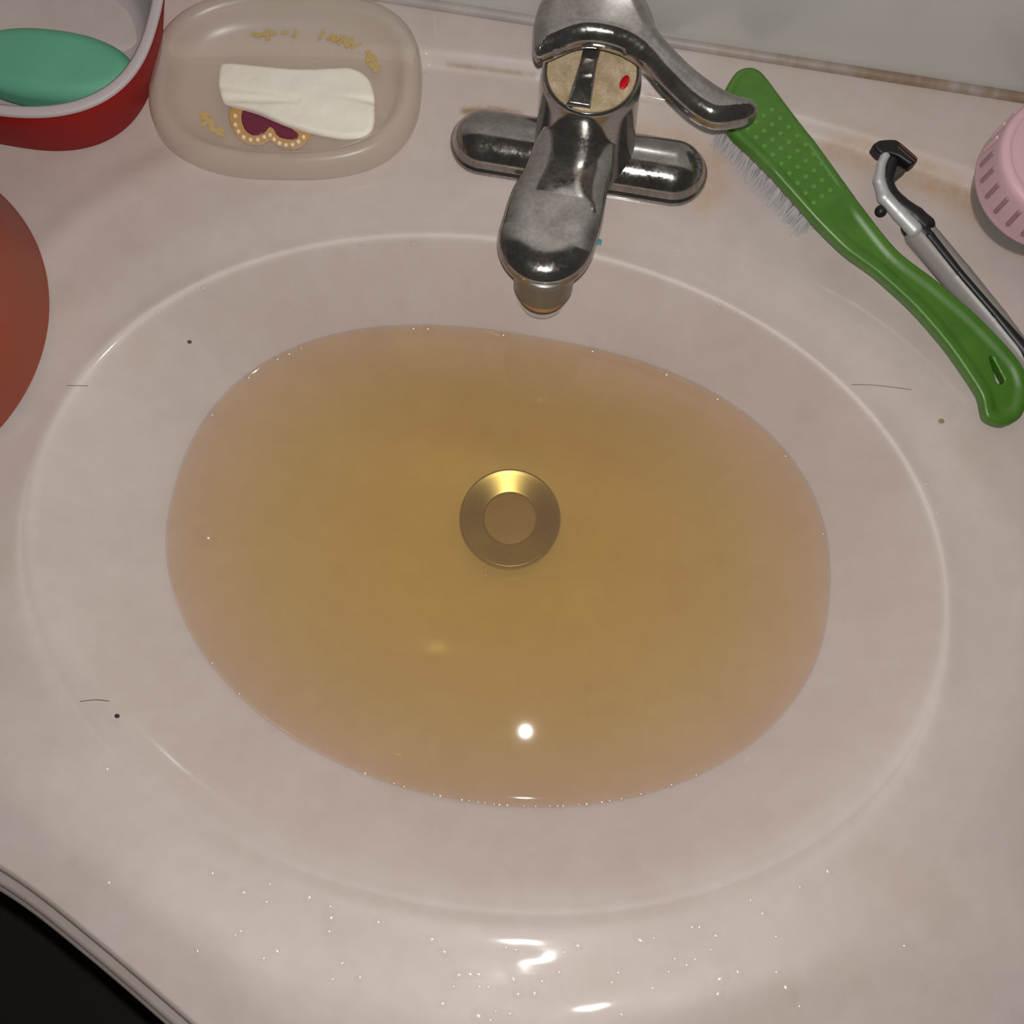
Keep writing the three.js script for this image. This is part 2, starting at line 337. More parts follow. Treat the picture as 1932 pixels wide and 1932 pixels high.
// the water: a body that swallows blue light with depth, under a clear surface that reflects
{
  const ang = [...Array(192)].map((_, i) => i / 192 * 2 * Math.PI), r = [];
  for (let i = 0; i <= 14; i++) r.push(ang.map((t) => bowlPoint(t, i / 14, 0.0012)));
  r[14].forEach((p) => { p.y = WATER_Y; });
  const w = thing('basin_water', V(WAT.cx, BOTTOM, WAT.cz), 'still, murky yellow-brown water filling the lower part of the bowl', 'water', null);
  w.userData.kind = 'stuff';
  const body = phys({ color: new THREE.Color(0.96, 0.67, 0.37), roughness: 1, specularIntensity: 0, transparent: true, opacity: 0.2, thickness: 0.08, attenuationColor: new THREE.Color(0.89, 0.73, 0.22), attenuationDistance: 0.15, depthWrite: false });
  const g = loft(r, { capStart: V(DRAIN[0], BOTTOM - 0.001, DRAIN[1]), capEnd: V(WAT.cx, WATER_Y, WAT.cz) });
  part('water_body', outward(g), body, w);
  const film = phys({ color: new THREE.Color(0.955, 0.92, 0.90), transmission: 1, thickness: 0, roughness: 0.022, ior: 1.33 });
  const s = [];
  for (const [k, y] of [[0.2, 0], [0.5, 0], [0.8, 0], [0.95, 0], [0.975, 0.0001], [0.988, 0.0004], [0.996, 0.0009], [1.004, 0.0017]]) s.push(ang.map((t) => V(WAT.cx + watR(t) * k * Math.cos(t), WATER_Y + 0.0004 + y, WAT.cz + watR(t) * k * Math.sin(t))));
  part('water_surface', loft(s, { capStart: V(WAT.cx, WATER_Y + 0.0004, WAT.cz) }), film, w);
}

// sealant bead between basin and wall
{
  const map = dataTex(512, 32, (u, v) => { const n = fbm(u * 40, v * 2, 3), n2 = fbm(u * 200, v * 8, 6); const m = clamp(sstep(0.5, 0.72, u) * (0.6 + n * 1.6 + n2) , 0, 1) * 0.75; return [lerp(176 + n * 30, 126, m), lerp(168 + n * 30, 102, m), lerp(164 + n * 30, 78, m)]; });
  const g = new THREE.CylinderGeometry(0.0034, 0.0034, 0.93, 10, 40).rotateZ(Math.PI / 2).translate(-0.034, 0.0078, WALL + 0.0012);
  const p = g.attributes.position, uv = g.attributes.uv; for (let i = 0; i < p.count; i++) uv.setXY(i, (p.getX(i) + 0.5) / 0.93, 0.5 + p.getY(i) * 20);
  struct('trim_1', g, std({ map, roughness: 0.5 }));
}

// cabinet that carries the basin
{
  const c = thing('vanity_cabinet', V(-0.034, FLOOR, -0.16), 'dark wooden vanity cabinet under the washbasin, its doors shut', 'cabinet');
  const y0 = FLOOR, y1 = -0.036;
  part('side_panel', box(-0.48, -0.462, y0, y1, WALL + 0.004, 0.045), M.cabinet, c); part('side_panel', box(0.394, 0.412, y0, y1, WALL + 0.004, 0.045), M.cabinet, c);
  part('bottom_panel', box(-0.462, 0.394, y0 + 0.06, y0 + 0.078, WALL + 0.004, 0.045), M.cabinet, c);
  for (const [a, b, h] of [[-0.478, -0.036, -0.06], [-0.032, 0.41, -0.008]]) {
    const d = part('door', box(a, b, y0 + 0.07, -0.058, 0.047, 0.063), M.cabinet, c);
    part('handle', new THREE.CylinderGeometry(0.005, 0.005, 0.1, 12).translate(h, -0.25, 0.069), chrome, d);
  }
}

// ------------------------------------------------------------------ the tap
{
  const t = thing('basin_tap', V(-0.027, 0, -0.3255), 'chrome single-lever basin mixer tap, spotted with water and scale', 'tap');
  const zc = -0.3228;
  const seg = (x, z, a, b) => { const u = clamp(x, a, b); return len2(x - u, z - zc); };
  part('base_plate', net((x, y, z) => {
    const h = seg(x, z, -0.0815, 0.0255), dome = len2(h, Math.max(y - 0.0035, 0) * 1.28) - 0.0178, foot = extr(h - 0.0196, y, -0.002, 0.0032, 0.0012);
    return smin(dome, foot, 0.003);
  }, [-0.106, 0.0002, -0.347], [0.05, 0.02, -0.299], 0.0011), chrome, t);
  part('column', new THREE.LatheGeometry([[0.0283, 0.004], [0.0278, 0.016], [0.0268, 0.03], [0.0262, 0.045], [0.0257, 0.06], [0.0256, 0.0665], [0.0254, 0.0705], [0.0250, 0.0738], [0.0244, 0.0761], [0.0237, 0.0776], [0.0230, 0.0777], [0.0225, 0.0762], [0, 0.0762]].map((a) => new THREE.Vector2(...a)), 96).translate(-0.0255, 0, -0.3265), chrome, t);
  // spout
  part('spout', net((x, y, z) => {
    let d = chain(x, y, z, [[-0.0265, 0.043, -0.318, 0.019], [-0.0285, 0.047, -0.292, 0.019], [-0.0318, 0.0495, -0.264, 0.0218], [-0.0337, 0.048, -0.2465, 0.0248]], 0.012, 1.6);
    d = smax(d, (y - 0.0585 + 0.1 * Math.max(0, -z - 0.268) * 1.2 - 0.12 * (z + 0.262) * 0), 0.007);
    return d;
  }, [-0.064, 0.022, -0.345], [0.0, 0.075, -0.216], 0.0011), chrome, t);
  const nz = new THREE.LatheGeometry([[0.0128, -0.0158], [0.0146, -0.0158], [0.0154, -0.0148], [0.0156, 0.0], [0.0164, 0.006], [0.002, 0.008]].map((a) => new THREE.Vector2(...a)), 64).rotateX(-0.22).translate(-0.0322, 0.0415, -0.2360);
  part('nozzle', nz, std({ color: sRGB(128, 124, 118), metalness: 0.45, roughness: 0.35 }), t, 'dull scaled metal nozzle');
  part('aerator', new THREE.LatheGeometry([[0, -0.0232], [0.0118, -0.0232], [0.0126, -0.0222], [0.0128, -0.010], [0, -0.010]].map((a) => new THREE.Vector2(...a)), 48).rotateX(-0.22).translate(-0.0322, 0.0415, -0.2360), std({ color: sRGB(190, 150, 104), roughness: 0.6, map: dataTex(128, 128, (u, v) => { const n = fbm(u * 12, v * 12, 8); return [230 + n * 60, 222 + n * 70, 205 + n * 80]; }) }), t, 'brown scaled aerator insert');
  // cartridge cap under the raised lever
  const scaleMap = dataTex(256, 256, (u, v) => { const n = fbm(u * 6, v * 6, 20), n2 = fbm(u * 30, v * 30, 21); return [206 + n * 50 + n2 * 26, 184 + n * 52 + n2 * 30, 150 + n * 60 + n2 * 34]; });
  part('cartridge_cap', new THREE.CylinderGeometry(0.0222, 0.0222, 0.003, 64).translate(-0.0255, 0.0762, -0.3265), std({ map: scaleMap, roughness: 0.42, metalness: 0.25 }), t, 'cap crusted with tan limescale');
  part('lever_stem', net((x, y, z) => {
    const w = lerp(0.0062, 0.0042, clamp((-z - 0.304) / 0.022, 0, 1));
    const d2 = Math.max(Math.abs(x + 0.0282 + (z + 0.315) * 0.06) - w, -(z + 0.352), z + 0.3052);
    return extr(d2, y, 0.074, lerp(0.0796, 0.0862, clamp((-z - 0.304) / 0.024, 0, 1)), 0.0016);
  }, [-0.038, 0.073, -0.354], [-0.018, 0.099, -0.302], 0.0007), chrome, t);
  part('hot_mark', new THREE.SphereGeometry(1, 20, 12).scale(0.0022, 0.0012, 0.0042).rotateY(-0.25).translate(-0.0085, 0.0786, -0.3225), phys({ color: sRGB(196, 22, 30), roughness: 0.3, clearcoat: 0.6 }), t, 'small red hot-water mark');
  const LV = smoothPoly([[-0.0506, -0.3087], [-0.0537, -0.3172], [-0.0538, -0.3371], [-0.0464, -0.3529], [-0.0299, -0.3602], [-0.0108, -0.3520], [0.0021, -0.3342], [0.0193, -0.3195], [0.0329, -0.3116], [0.0432, -0.3079], [0.0520, -0.3072], [0.0552, -0.3022], [0.0506, -0.2961], [0.0370, -0.2911], [0.0267, -0.2934], [0.0171, -0.2992], [0.0071, -0.3072], [-0.0016, -0.3147], [-0.0138, -0.3199], [-0.0302, -0.3198], [-0.0440, -0.3116]], 120, 0.5);
  part('lever_handle', net((x, y, z) => {
    const crown = 0.0035 * clamp(((x + 0.0262) ** 2 + (z + 0.333) ** 2) / 0.0008, 0, 1), slope = 0.06 * clamp(x + 0.005, 0, 1);
    let d = extr(polyD(x, z, LV), y + crown * 0.4 + slope * 1.2, 0.0985, 0.1145, 0.0078);
    const rr = len2(x + 0.0262, z + 0.3315), skirt = Math.max(extr(rr - 0.0272, y, 0.078, 0.106, 0.002), 0.0232 - rr, 0.8 * (z + 0.334) + 0.6 * (0.088 - y));
    return smin(d, skirt, 0.005);
  }, [-0.058, 0.074, -0.366], [0.06, 0.122, -0.285], 0.0011), chrome, t);
  // drop hanging from the aerator
  const drop = new THREE.LatheGeometry([[0, -0.0092], [0.004, -0.0086], [0.0078, -0.0066], [0.0106, -0.0036], [0.0126, 0.0004], [0.0134, 0.004]].map((a) => new THREE.Vector2(...a)), 40).translate(-0.0322, 0.0172, -0.2310);
  solo('hanging_drop', drop, phys({ color: 0xffffff, transmission: 1, thickness: 0, roughness: 0.07, ior: 1.33 }), 'large clear drop of water hanging from the tap nozzle', 'water drop');
}

// ------------------------------------------------------------------ clear soap dish with what lies in it
const DISH = { cx: -0.1968, cz: -0.3325, a: 0.0765, b: 0.0568, n: 2.7, rot: 0.16 };
{
  const d = thing('soap_dish', V(DISH.cx, 0.001, DISH.cz), 'frosted clear plastic oval dish with yellowed print holding a white soap scrap', 'soap dish');
  const ang = [...Array(128)].map((_, i) => i / 128 * 2 * Math.PI);
  const base = 0.0022;
  const prof = [[0.0045, 0], [0.0015, 0.003], [0, 0.009], [0.0008, 0.0155], [0.0035, 0.0192], [0.0065, 0.0202], [0.0092, 0.0194], [0.0112, 0.0165], [0.0135, 0.0115], [0.0175, 0.0072], [0.023, 0.0052], [0.032, 0.0044], [0.044, 0.0042]];
  const r = prof.map(([o, y]) => ang.map((t) => { const [x, z] = supel(DISH.cx, DISH.cz, DISH.a - o, DISH.b - o, lerp(DISH.n, 2.2, clamp(o / 0.05, 0, 1)), t, DISH.rot); return V(x, y + base, z); }));
  const mat = phys({ color: sRGB(250, 246, 241), transmission: 0.84, thickness: 0, roughness: 0.34, ior: 1.4 });
  part('tray', outward(loft(r, { capEnd: V(DISH.cx, 0.0042 + base, DISH.cz), capStart: V(DISH.cx, base, DISH.cz) })), mat, d);
  // yellowed letter-like print round the floor: worn past reading, short strokes only
  const ink = std({ color: sRGB(196, 170, 112), roughness: 0.7 }), R = rng(5);
  const strokes = [];
  const at = (deg, k) => { const t = deg * Math.PI / 180; return supel(DISH.cx, DISH.cz, (DISH.a - 0.021) * k, (DISH.b - 0.019) * k, 2.5, t, DISH.rot); };
  for (const [a0, a1] of [[128, 158], [252, 272], [284, 312], [326, 346], [12, 40]]) for (let a = a0; a <= a1; a += 3.1) {
    if (R() < 0.18) continue;
    const [x, z] = at(a, 0.93 + (R() - 0.5) * 0.05), w = 0.0015 + R() * 0.0015, l = 0.004 + R() * 0.004;
    strokes.push(rbox(w, 0.0009, l, 0.0003, 1).rotateY(-(a + 90) * Math.PI / 180 + Math.PI / 2 * (R() < 0.35) + (R() - 0.5) * 0.8).translate(x, 0.0076 + 0.00004 * strokes.length, z));
  }
  part('worn_print', mergeGeometries(strokes), ink, d, 'faded yellow print, worn past reading').userData.kind = 'stuff';
  // two-lobed emblem on the dish floor, half hidden under the soap
  const outer = smoothPoly([[-0.2262, -0.3155], [-0.2238, -0.3044], [-0.2150, -0.2958], [-0.2050, -0.2955], [-0.2004, -0.2992], [-0.1940, -0.2966], [-0.1845, -0.2968], [-0.1790, -0.3035], [-0.179, -0.313], [-0.19, -0.322], [-0.212, -0.324]], 80);
  const inner = smoothPoly([[-0.2190, -0.3150], [-0.2172, -0.3058], [-0.2112, -0.3008], [-0.2048, -0.3024], [-0.2012, -0.3075], [-0.1952, -0.3022], [-0.1862, -0.3022], [-0.185, -0.306], [-0.19, -0.309], [-0.198, -0.318], [-0.21, -0.32]], 80);
  const em = part('emblem', net((x, y, z) => extr(polyD(x, z, outer), y, 0.0058, 0.0074, 0.0005), [-0.229, 0.005, -0.327], [-0.176, 0.008, -0.293], 0.0009), std({ color: sRGB(204, 164, 104), roughness: 0.45, metalness: 0.2 }), d, 'gold two-lobed emblem');
  part('emblem_field', net((x, y, z) => extr(polyD(x, z, inner), y, 0.0066, 0.0079, 0.0004), [-0.222, 0.006, -0.323], [-0.182, 0.0084, -0.298], 0.0008), phys({ color: sRGB(112, 30, 62), roughness: 0.3, clearcoat: 0.5 }), em, 'dark purple field');
  const bead = phys({ color: sRGB(244, 222, 194), roughness: 0.2, clearcoat: 0.8 });
  for (const [x, z] of [[-0.2226, -0.3105], [-0.2212, -0.3052], [-0.2185, -0.3014], [-0.2148, -0.2985], [-0.2106, -0.2976], [-0.2066, -0.2984], [-0.2034, -0.3006], [-0.2004, -0.3024], [-0.1976, -0.3002], [-0.1940, -0.2984], [-0.1902, -0.2979], [-0.1866, -0.2988], [-0.1838, -0.3012], [-0.1816, -0.3045]]) part('bead', sphere(x, 0.0078, z, 0.00125), bead, em);

  const P = smoothPoly([[-0.2362, -0.3365], [-0.2317, -0.3388], [-0.2166, -0.3398], [-0.1956, -0.3413], [-0.1752, -0.3462], [-0.1635, -0.3490], [-0.1537, -0.3458], [-0.1481, -0.3380], [-0.1458, -0.3298], [-0.1437, -0.3185], [-0.1463, -0.3105], [-0.1575, -0.3066], [-0.1726, -0.3063], [-0.1910, -0.3082], [-0.2103, -0.3130], [-0.2261, -0.3150], [-0.2316, -0.3172], [-0.2346, -0.3240]], 90);
  const soap = net((x, y, z) => {
    const d2 = polyD(x, z, P), u = (x + 0.236) / 0.09;
    // an upper slab and a thinner fold below it, with a groove between and a split at the right end
    const line = -0.3195 - 0.002 * Math.sin(u * 5) - 0.0005;
    let top = 0.0142 + 0.0016 * Math.sin(u * 4.2 + 0.4) - 0.0026 * sstep(line - 0.006, line + 0.006, z) * (1 - 0.6 * u) + 0.0008 * fbm(x * 90, z * 90, 2);
    let b = extr(d2, y, 0.0066, top, 0.0026);
    const fade = 1 - sstep(0.35, 0.7, u);
    b = smax(b, -(cap3(x, y, z, [-0.242, 0.0128, -0.3178], [-0.188, 0.0150, -0.3222], 0.0044, 0.0010)), 0.0018 + 0.001 * fade);
    b = smax(b, -(cap3(x, y, z, [-0.172, 0.0162, -0.3293], [-0.142, 0.0122, -0.3315], 0.0008, 0.0026)), 0.0014);
    return b;
  }, [-0.239, 0.0055, -0.352], [-0.141, 0.02, -0.303], 0.0009);
  solo('soap_scrap', soap, phys({ color: sRGB(242, 238, 226), roughness: 0.62, sheen: 0.2, sheenColor: new THREE.Color(1, 1, 1) }), 'flattened white scrap of soap with a fold, lying in the clear dish', 'soap');
}

// ------------------------------------------------------------------ red tub with green soap
{
  const t = thing('red_tub', V(-0.338, 0, -0.327), 'red plastic tub with a white lining in the back left corner', 'tub');
  const ang = [...Array(128)].map((_, i) => i / 128 * 2 * Math.PI);
  const ring = (cx, cz, a, b, y) => ang.map((q) => { const [x, z] = supel(cx, cz, a, b, 2.6, q); return V(x, y, z); });
  const at = (y, o) => ring(lerp(-0.343, -0.3385, y / 0.055), lerp(-0.3315, -0.3285, y / 0.055), lerp(0.0665, 0.0825, y / 0.055) - o, lerp(0.059, 0.0665, y / 0.055) - o, y);
  const red = phys({ color: sRGB(158, 20, 18), roughness: 0.6, specularIntensity: 0.35 }), white = phys({ color: sRGB(192, 182, 186), roughness: 0.5 });
  part('outer_wall', outward(loft([at(0.0015, 0.006), at(0.0018, 0.002), at(0.004, 0), at(0.02, 0), at(0.04, 0), at(0.0535, 0), at(0.0535, 0.003)], { capStart: V(-0.342, 0.0015, -0.33) })), red, t);
  part('lining', loft([at(0.0535, 0.0004), at(0.0555, 0.0006), at(0.0565, 0.002), at(0.0565, 0.0052), at(0.0555, 0.0066), at(0.04, 0.0075), at(0.014, 0.009), at(0.0075, 0.013), at(0.0055, 0.02), at(0.005, 0.035)], { capEnd: V(-0.342, 0.005, -0.33) }), white, t);
  const soapP = [...Array(60)].map((_, i) => { const [x, z] = supel(-0.3235, -0.3115, 0.0475, 0.021, 2.3, i / 60 * 2 * Math.PI, 0.04); return [x, z]; });
  const soap = net((x, y, z) => extr(polyD(x, z, soapP), y - 0.0022 * (1 - ((x + 0.3205) / 0.05) ** 2), 0.0085, 0.0325, 0.0085), [-0.372, 0.006, -0.335], [-0.27, 0.038, -0.287], 0.0011);
  solo('green_soap', soap, phys({ color: sRGB(112, 190, 156), roughness: 0.6, map: dataTex(256, 256, (u, v) => { const n = fbm(u * 5, v * 5, 31), n2 = fbm(u * 40, v * 40, 33); return [232 + n * 26 + n2 * 16, 236 + n * 20 + n2 * 12, 234 + n * 24 + n2 * 14]; }) }), 'oval bar of green soap inside the red tub', 'soap');
  solo('dark_chip', rbox(0.0085, 0.003, 0.003, 0.001).rotateY(0.42).translate(-0.2895, 0.0365, -0.2838), std({ color: sRGB(52, 26, 30), roughness: 0.7 }), 'small dark chip caught between the green soap and the tub wall', 'debris');
}

// ------------------------------------------------------------------ brown upturned bowl at the left edge
{
  const pr = [[0.1, 0.0005], [0.101, 0.002], [0.1, 0.0045], [0.098, 0.014], [0.0945, 0.03], [0.088, 0.047], [0.077, 0.062], [0.06, 0.0715], [0.035, 0.0755], [0, 0.0762]];
  const curve = new THREE.SplineCurve(pr.map((a) => new THREE.Vector2(...a)));
  const b = thing('brown_bowl', V(-0.395, 0.002, -0.156), 'reddish-brown plastic bowl turned upside down on the left of the basin', 'bowl');
  part('shell', new THREE.LatheGeometry(curve.getPoints(60), 128).translate(-0.395, 0.002, -0.156), phys({ color: sRGB(150, 74, 54), roughness: 0.45, clearcoat: 0.15, clearcoatRoughness: 0.4 }), b);
}

// ------------------------------------------------------------------ green scrubbing brush
{
  const S = [0.052, -0.355], A = [0.7636, 0.6457], T = (x, z) => (x - S[0]) * A[0] + (z - S[1]) * A[1], Q = (x, z) => (x - S[0]) * -A[1] + (z - S[1]) * A[0];
  const top = (x, z) => 0.034 - 0.0235 * clamp((T(x, z) - 0.045) / 0.165, 0, 1.1);
  const out = smoothPoly([[0.0497, -0.3358], [0.0632, -0.3248], [0.0768, -0.3139], [0.0902, -0.3034], [0.1036, -0.2930], [0.1213, -0.2811], [0.1400, -0.2723], [0.1624, -0.2585], [0.1821, -0.2427], [0.1974, -0.2274], [0.2045, -0.2189], [0.2089, -0.2085], [0.2192, -0.2066], [0.2282, -0.2138], [0.2300, -0.2290], [0.2237, -0.2416], [0.2097, -0.2530], [0.1936, -0.2639], [0.1713, -0.2764], [0.1493, -0.2874], [0.1292, -0.3047], [0.1156, -0.3178], [0.1027, -0.3304], [0.0899, -0.3430], [0.0765, -0.3575], [0.0632, -0.3719], [0.0557, -0.3742], [0.0487, -0.3695], [0.0440, -0.3540]], 140, 0.4);
  const b = thing('scrub_brush', V(0.13, 0, -0.29), 'green plastic scrubbing brush lying bristles down beside the tap', 'brush');
  const green = phys({ color: sRGB(78, 130, 38), roughness: 0.45, clearcoat: 0.35, clearcoatRoughness: 0.3, map: dataTex(512, 512, (u, v) => { const n = fbm(u * 9, v * 9, 41), n2 = fbm(u * 50, v * 50, 42); return [232 + n * 40 + n2 * 12, 236 + n * 26 + n2 * 12, 226 + n * 40 + n2 * 14]; }) });
  green.map.repeat.set(6, 6);
  const body = net((x, y, z) => {
    const d2 = polyD(x, z, out), tp = top(x, z), t = T(x, z);
    const rec = 0.0016 * sstep(0.074, 0.094, t) * sstep(-0.0035, -0.0085, d2) + 0.0007 * sstep(0.078, 0.07, t) * sstep(-0.003, -0.0055, d2);
    let d = extr(d2, y, tp - 0.0088, tp - rec, 0.0024);
    const hx = 0.2105, hz = -0.2362, c = cap3(x, 0, z, [hx - 0.003, 0, hz - 0.005], [hx + 0.0035, 0, hz + 0.0058], 0.0007, 0.0022);
    return smax(d, -c, 0.0012);
  }, [0.041, 0.0, -0.377], [0.233, 0.036, -0.204], 0.0012);
  part('handle', body, green, b);
  const plug = std({ color: sRGB(92, 146, 62), roughness: 0.5 }), white = phys({ color: sRGB(226, 226, 230), roughness: 0.6, transmission: 0.2, thickness: 0, sheen: 0.3, sheenColor: new THREE.Color(1, 1, 1) }), R = rng(77);
  for (let i = 0; i < 11; i++) for (let j = 0; j < 4; j++) {
    const t = 0.004 + i * 0.0067, q = (j - 1.5) * 0.0058, x = S[0] + A[0] * t - A[1] * q, z = S[1] + A[1] * t + A[0] * q;
    if (i > 1) part('tuft_plug', new THREE.CylinderGeometry(0.0013, 0.0015, 0.0006, 10).translate(x, top(x, z) - 0.0006, z), plug, b);
    const fil = [];
    for (let k = 0; k < 40; k++) {
      const a = R() * 6.283, r0 = 0.0013 * Math.sqrt(R()), l = 0.0205 + R() * 0.003, fx = Math.cos(a) * r0 * 1.8 + (R() - 0.5) * 0.005 - A[1] * q * 0.24, fz = Math.sin(a) * r0 * 1.8 + (R() - 0.5) * 0.005 + A[0] * q * 0.24;
      const p0 = V(x + Math.cos(a) * r0, top(x, z) - 0.0075, z + Math.sin(a) * r0), p1 = V(p0.x + fx, p0.y - l, p0.z + fz), dir = p1.clone().sub(p0);
      const g = new THREE.CylinderGeometry(0.00036, 0.0003, dir.length(), 4, 1).applyQuaternion(new THREE.Quaternion().setFromUnitVectors(V(0, -1, 0), dir.clone().normalize())).translate((p0.x + p1.x) / 2, (p0.y + p1.y) / 2, (p0.z + p1.z) / 2);
      fil.push(g);
    }
    part('bristle_tuft', mergeGeometries(fil), white, b);
  }
}

// ------------------------------------------------------------------ razor
{
  const r = thing('razor', V(0.18, 0, -0.295), 'grey and black disposable razor lying behind the green brush', 'razor');
  const black = phys({ color: sRGB(26, 25, 28), roughness: 0.45 }), grey = phys({ color: sRGB(150, 146, 142), roughness: 0.4, clearcoat: 0.3 }), silver = std({ color: sRGB(205, 206, 208), roughness: 0.48, metalness: 0.45 });
  part('handle', net((x, y, z) => chain(x, y, z, [[0.1640, 0.0088, -0.3062, 0.0084], [0.186, 0.0084, -0.2850, 0.0082], [0.208, 0.0078, -0.2640, 0.0074], [0.238, 0.0068, -0.234, 0.0058]], 0.0005), [0.150, 0, -0.318], [0.248, 0.02, -0.224], 0.0011), grey, r);
  part('grip_stripe', net((x, y, z) => chain(x, y, z, [[0.1602, 0.0106, -0.3096, 0.0076], [0.1670, 0.0152, -0.3026, 0.0027], [0.1848, 0.0152, -0.2842, 0.0022], [0.206, 0.0140, -0.2648, 0.0022], [0.2225, 0.0112, -0.2500, 0.0036], [0.240, 0.009, -0.232, 0.0062]], 0.0005), [0.153, 0.002, -0.315], [0.248, 0.02, -0.224], 0.0009), black, r, 'black rubber stripe along the handle');
  part('neck', net((x, y, z) => chain(x, y, z, [[0.1590, 0.0140, -0.3056, 0.0044], [0.1500, 0.0148, -0.3128, 0.0040], [0.1402, 0.0165, -0.3202, 0.0038], [0.1360, 0.0178, -0.3285, 0.0032], [0.1358, 0.0188, -0.3380, 0.0024], [0.1372, 0.019, -0.3425, 0.0028]], 0.001), [0.128, 0.008, -0.348], [0.165, 0.023, -0.3], 0.0008), silver, r, 'silver neck');
  part('neck_grip', net((x, y, z) => chain(x, y, z, [[0.1640, 0.0122, -0.3095, 0.0062], [0.1585, 0.0135, -0.3138, 0.0050], [0.1490, 0.0142, -0.3190, 0.0045], [0.1428, 0.0152, -0.3240, 0.0042], [0.1402, 0.0165, -0.3310, 0.0034], [0.1410, 0.018, -0.3405, 0.0036]], 0.001), [0.13, 0.004, -0.346], [0.172, 0.022, -0.3], 0.0008), black, r, 'black rubber back of the neck');
  const hp = smoothPoly([[0.1296, -0.3474], [0.1330, -0.3510], [0.1412, -0.3528], [0.1462, -0.3502], [0.1538, -0.3446], [0.1542, -0.3424], [0.1510, -0.3392], [0.1440, -0.3428], [0.1388, -0.3438], [0.1340, -0.3432]], 60, 0.3);
  const hd = part('head', net((x, y, z) => extr(polyD(x, z, hp), y, 0.0125, 0.0215, 0.0016), [0.127, 0.011, -0.356], [0.157, 0.024, -0.336], 0.0008), black, r);
  const bp = [[0.1400, -0.3425], [0.1506, -0.3385], [0.1428, -0.3290], [0.1398, -0.3300]];
  part('head_yoke', net((x, y, z) => extr(polyD(x, z, bp), y, 0.011, 0.0172, 0.0012), [0.138, 0.009, -0.344], [0.153, 0.019, -0.327], 0.0008), phys({ color: sRGB(70, 66, 60), roughness: 0.5 }), r, 'dark grey yoke behind the blade');
  for (let k = 0; k < 2; k++) part('blade', rbox(0.0125, 0.0005, 0.0008, 0.0002, 1).rotateY(-0.62).translate(0.1486 - k * 0.0009, 0.0217, -0.3462 + k * 0.0016), std({ color: sRGB(120, 84, 78), roughness: 0.45, metalness: 0.6 }), hd);
  part('button', sphere(0.1402, 0.0128, -0.3138, 0.0033), black, r);
}

// ------------------------------------------------------------------ pink-lidded jar
{
  const c = [0.2248, -0.3412], j = thing('small_jar', V(c[0], 0.0005, c[1]), 'small clear jar with a ribbed pink lid at the right edge', 'jar');
  part('jar_body', new THREE.LatheGeometry([[0, 0.0008], [0.031, 0.0008], [0.0342, 0.002], [0.0355, 0.006], [0.0358, 0.02], [0.0345, 0.026], [0.0325, 0.026], [0.0325, 0.006], [0, 0.004]].map((a) => new THREE.Vector2(...a)), 72).translate(c[0], 0, c[1]), phys({ color: sRGB(200, 194, 186), transmission: 0.7, thickness: 0, roughness: 0.4 }), j, 'cloudy clear plastic body');
  const pink = phys({ color: sRGB(222, 182, 190), roughness: 0.45, clearcoat: 0.2 });
  const lid = part('lid', new THREE.LatheGeometry([[0.034, 0.0205], [0.0388, 0.0205], [0.0396, 0.0213], [0.0394, 0.0226], [0.0391, 0.024], [0.0389, 0.026], [0.0376, 0.0425], [0.0373, 0.0452], [0.0368, 0.0472], [0.0358, 0.0488], [0.0336, 0.0495], [0.0318, 0.0493], [0.0312, 0.0484], [0.0306, 0.0493], [0, 0.0497]].map((a) => new THREE.Vector2(...a)), 96).translate(c[0], 0, c[1]), pink, j, 'pink ribbed screw lid');
  for (let k = 0; k < 40; k++) { const a = k / 26 * 2 * Math.PI; part('rib', rbox(0.0026, 0.0150, 0.0026, 0.0012, 4).rotateZ(0.075).translate(0.0381, 0.0345, 0).rotateY(-a).translate(c[0], 0, c[1]), pink, lid); }
}

// ------------------------------------------------------------------ water drops, bubbles, hairs, specks
const XY = (s) => s.trim().split(/\s+/).map((p) => p.split(',').map((v) => v / 1e4));
const clearWater = phys({ color: 0xffffff, transmission: 1, thickness: 0, roughness: 0.16, ior: 1.33 });
const capOf = (w) => { const g = new THREE.SphereGeometry(1, 24, 10, 0, Math.PI * 2, 0, w); g.translate(0, -Math.cos(w), 0); g.scale(1 / Math.sin(w), 1 / Math.sin(w), 1 / Math.sin(w)); return g; };
const flatCap = capOf(0.45), tallCap = capOf(0.85);
function droplet(p, n, r, stretch, spin, name, label, group, category = 'water drop', shape = tallCap) {
  const m = new THREE.Mesh(shape, clearWater); m.name = numbered(name); m.position.copy(p); m.castShadow = m.receiveShadow = true;
  m.quaternion.setFromUnitVectors(V(0, 1, 0), n).multiply(new THREE.Quaternion().setFromAxisAngle(V(0, 1, 0), spin)); m.scale.set(r * stretch, r, r);
  scene.add(m); return tag(m, label, category, group);
}
const nAt = (x, z) => { const e = 0.0015; return V(deckAtXZ(x - e, z) - deckAtXZ(x + e, z), 2 * e, deckAtXZ(x, z - e) - deckAtXZ(x, z + e)).normalize(); };
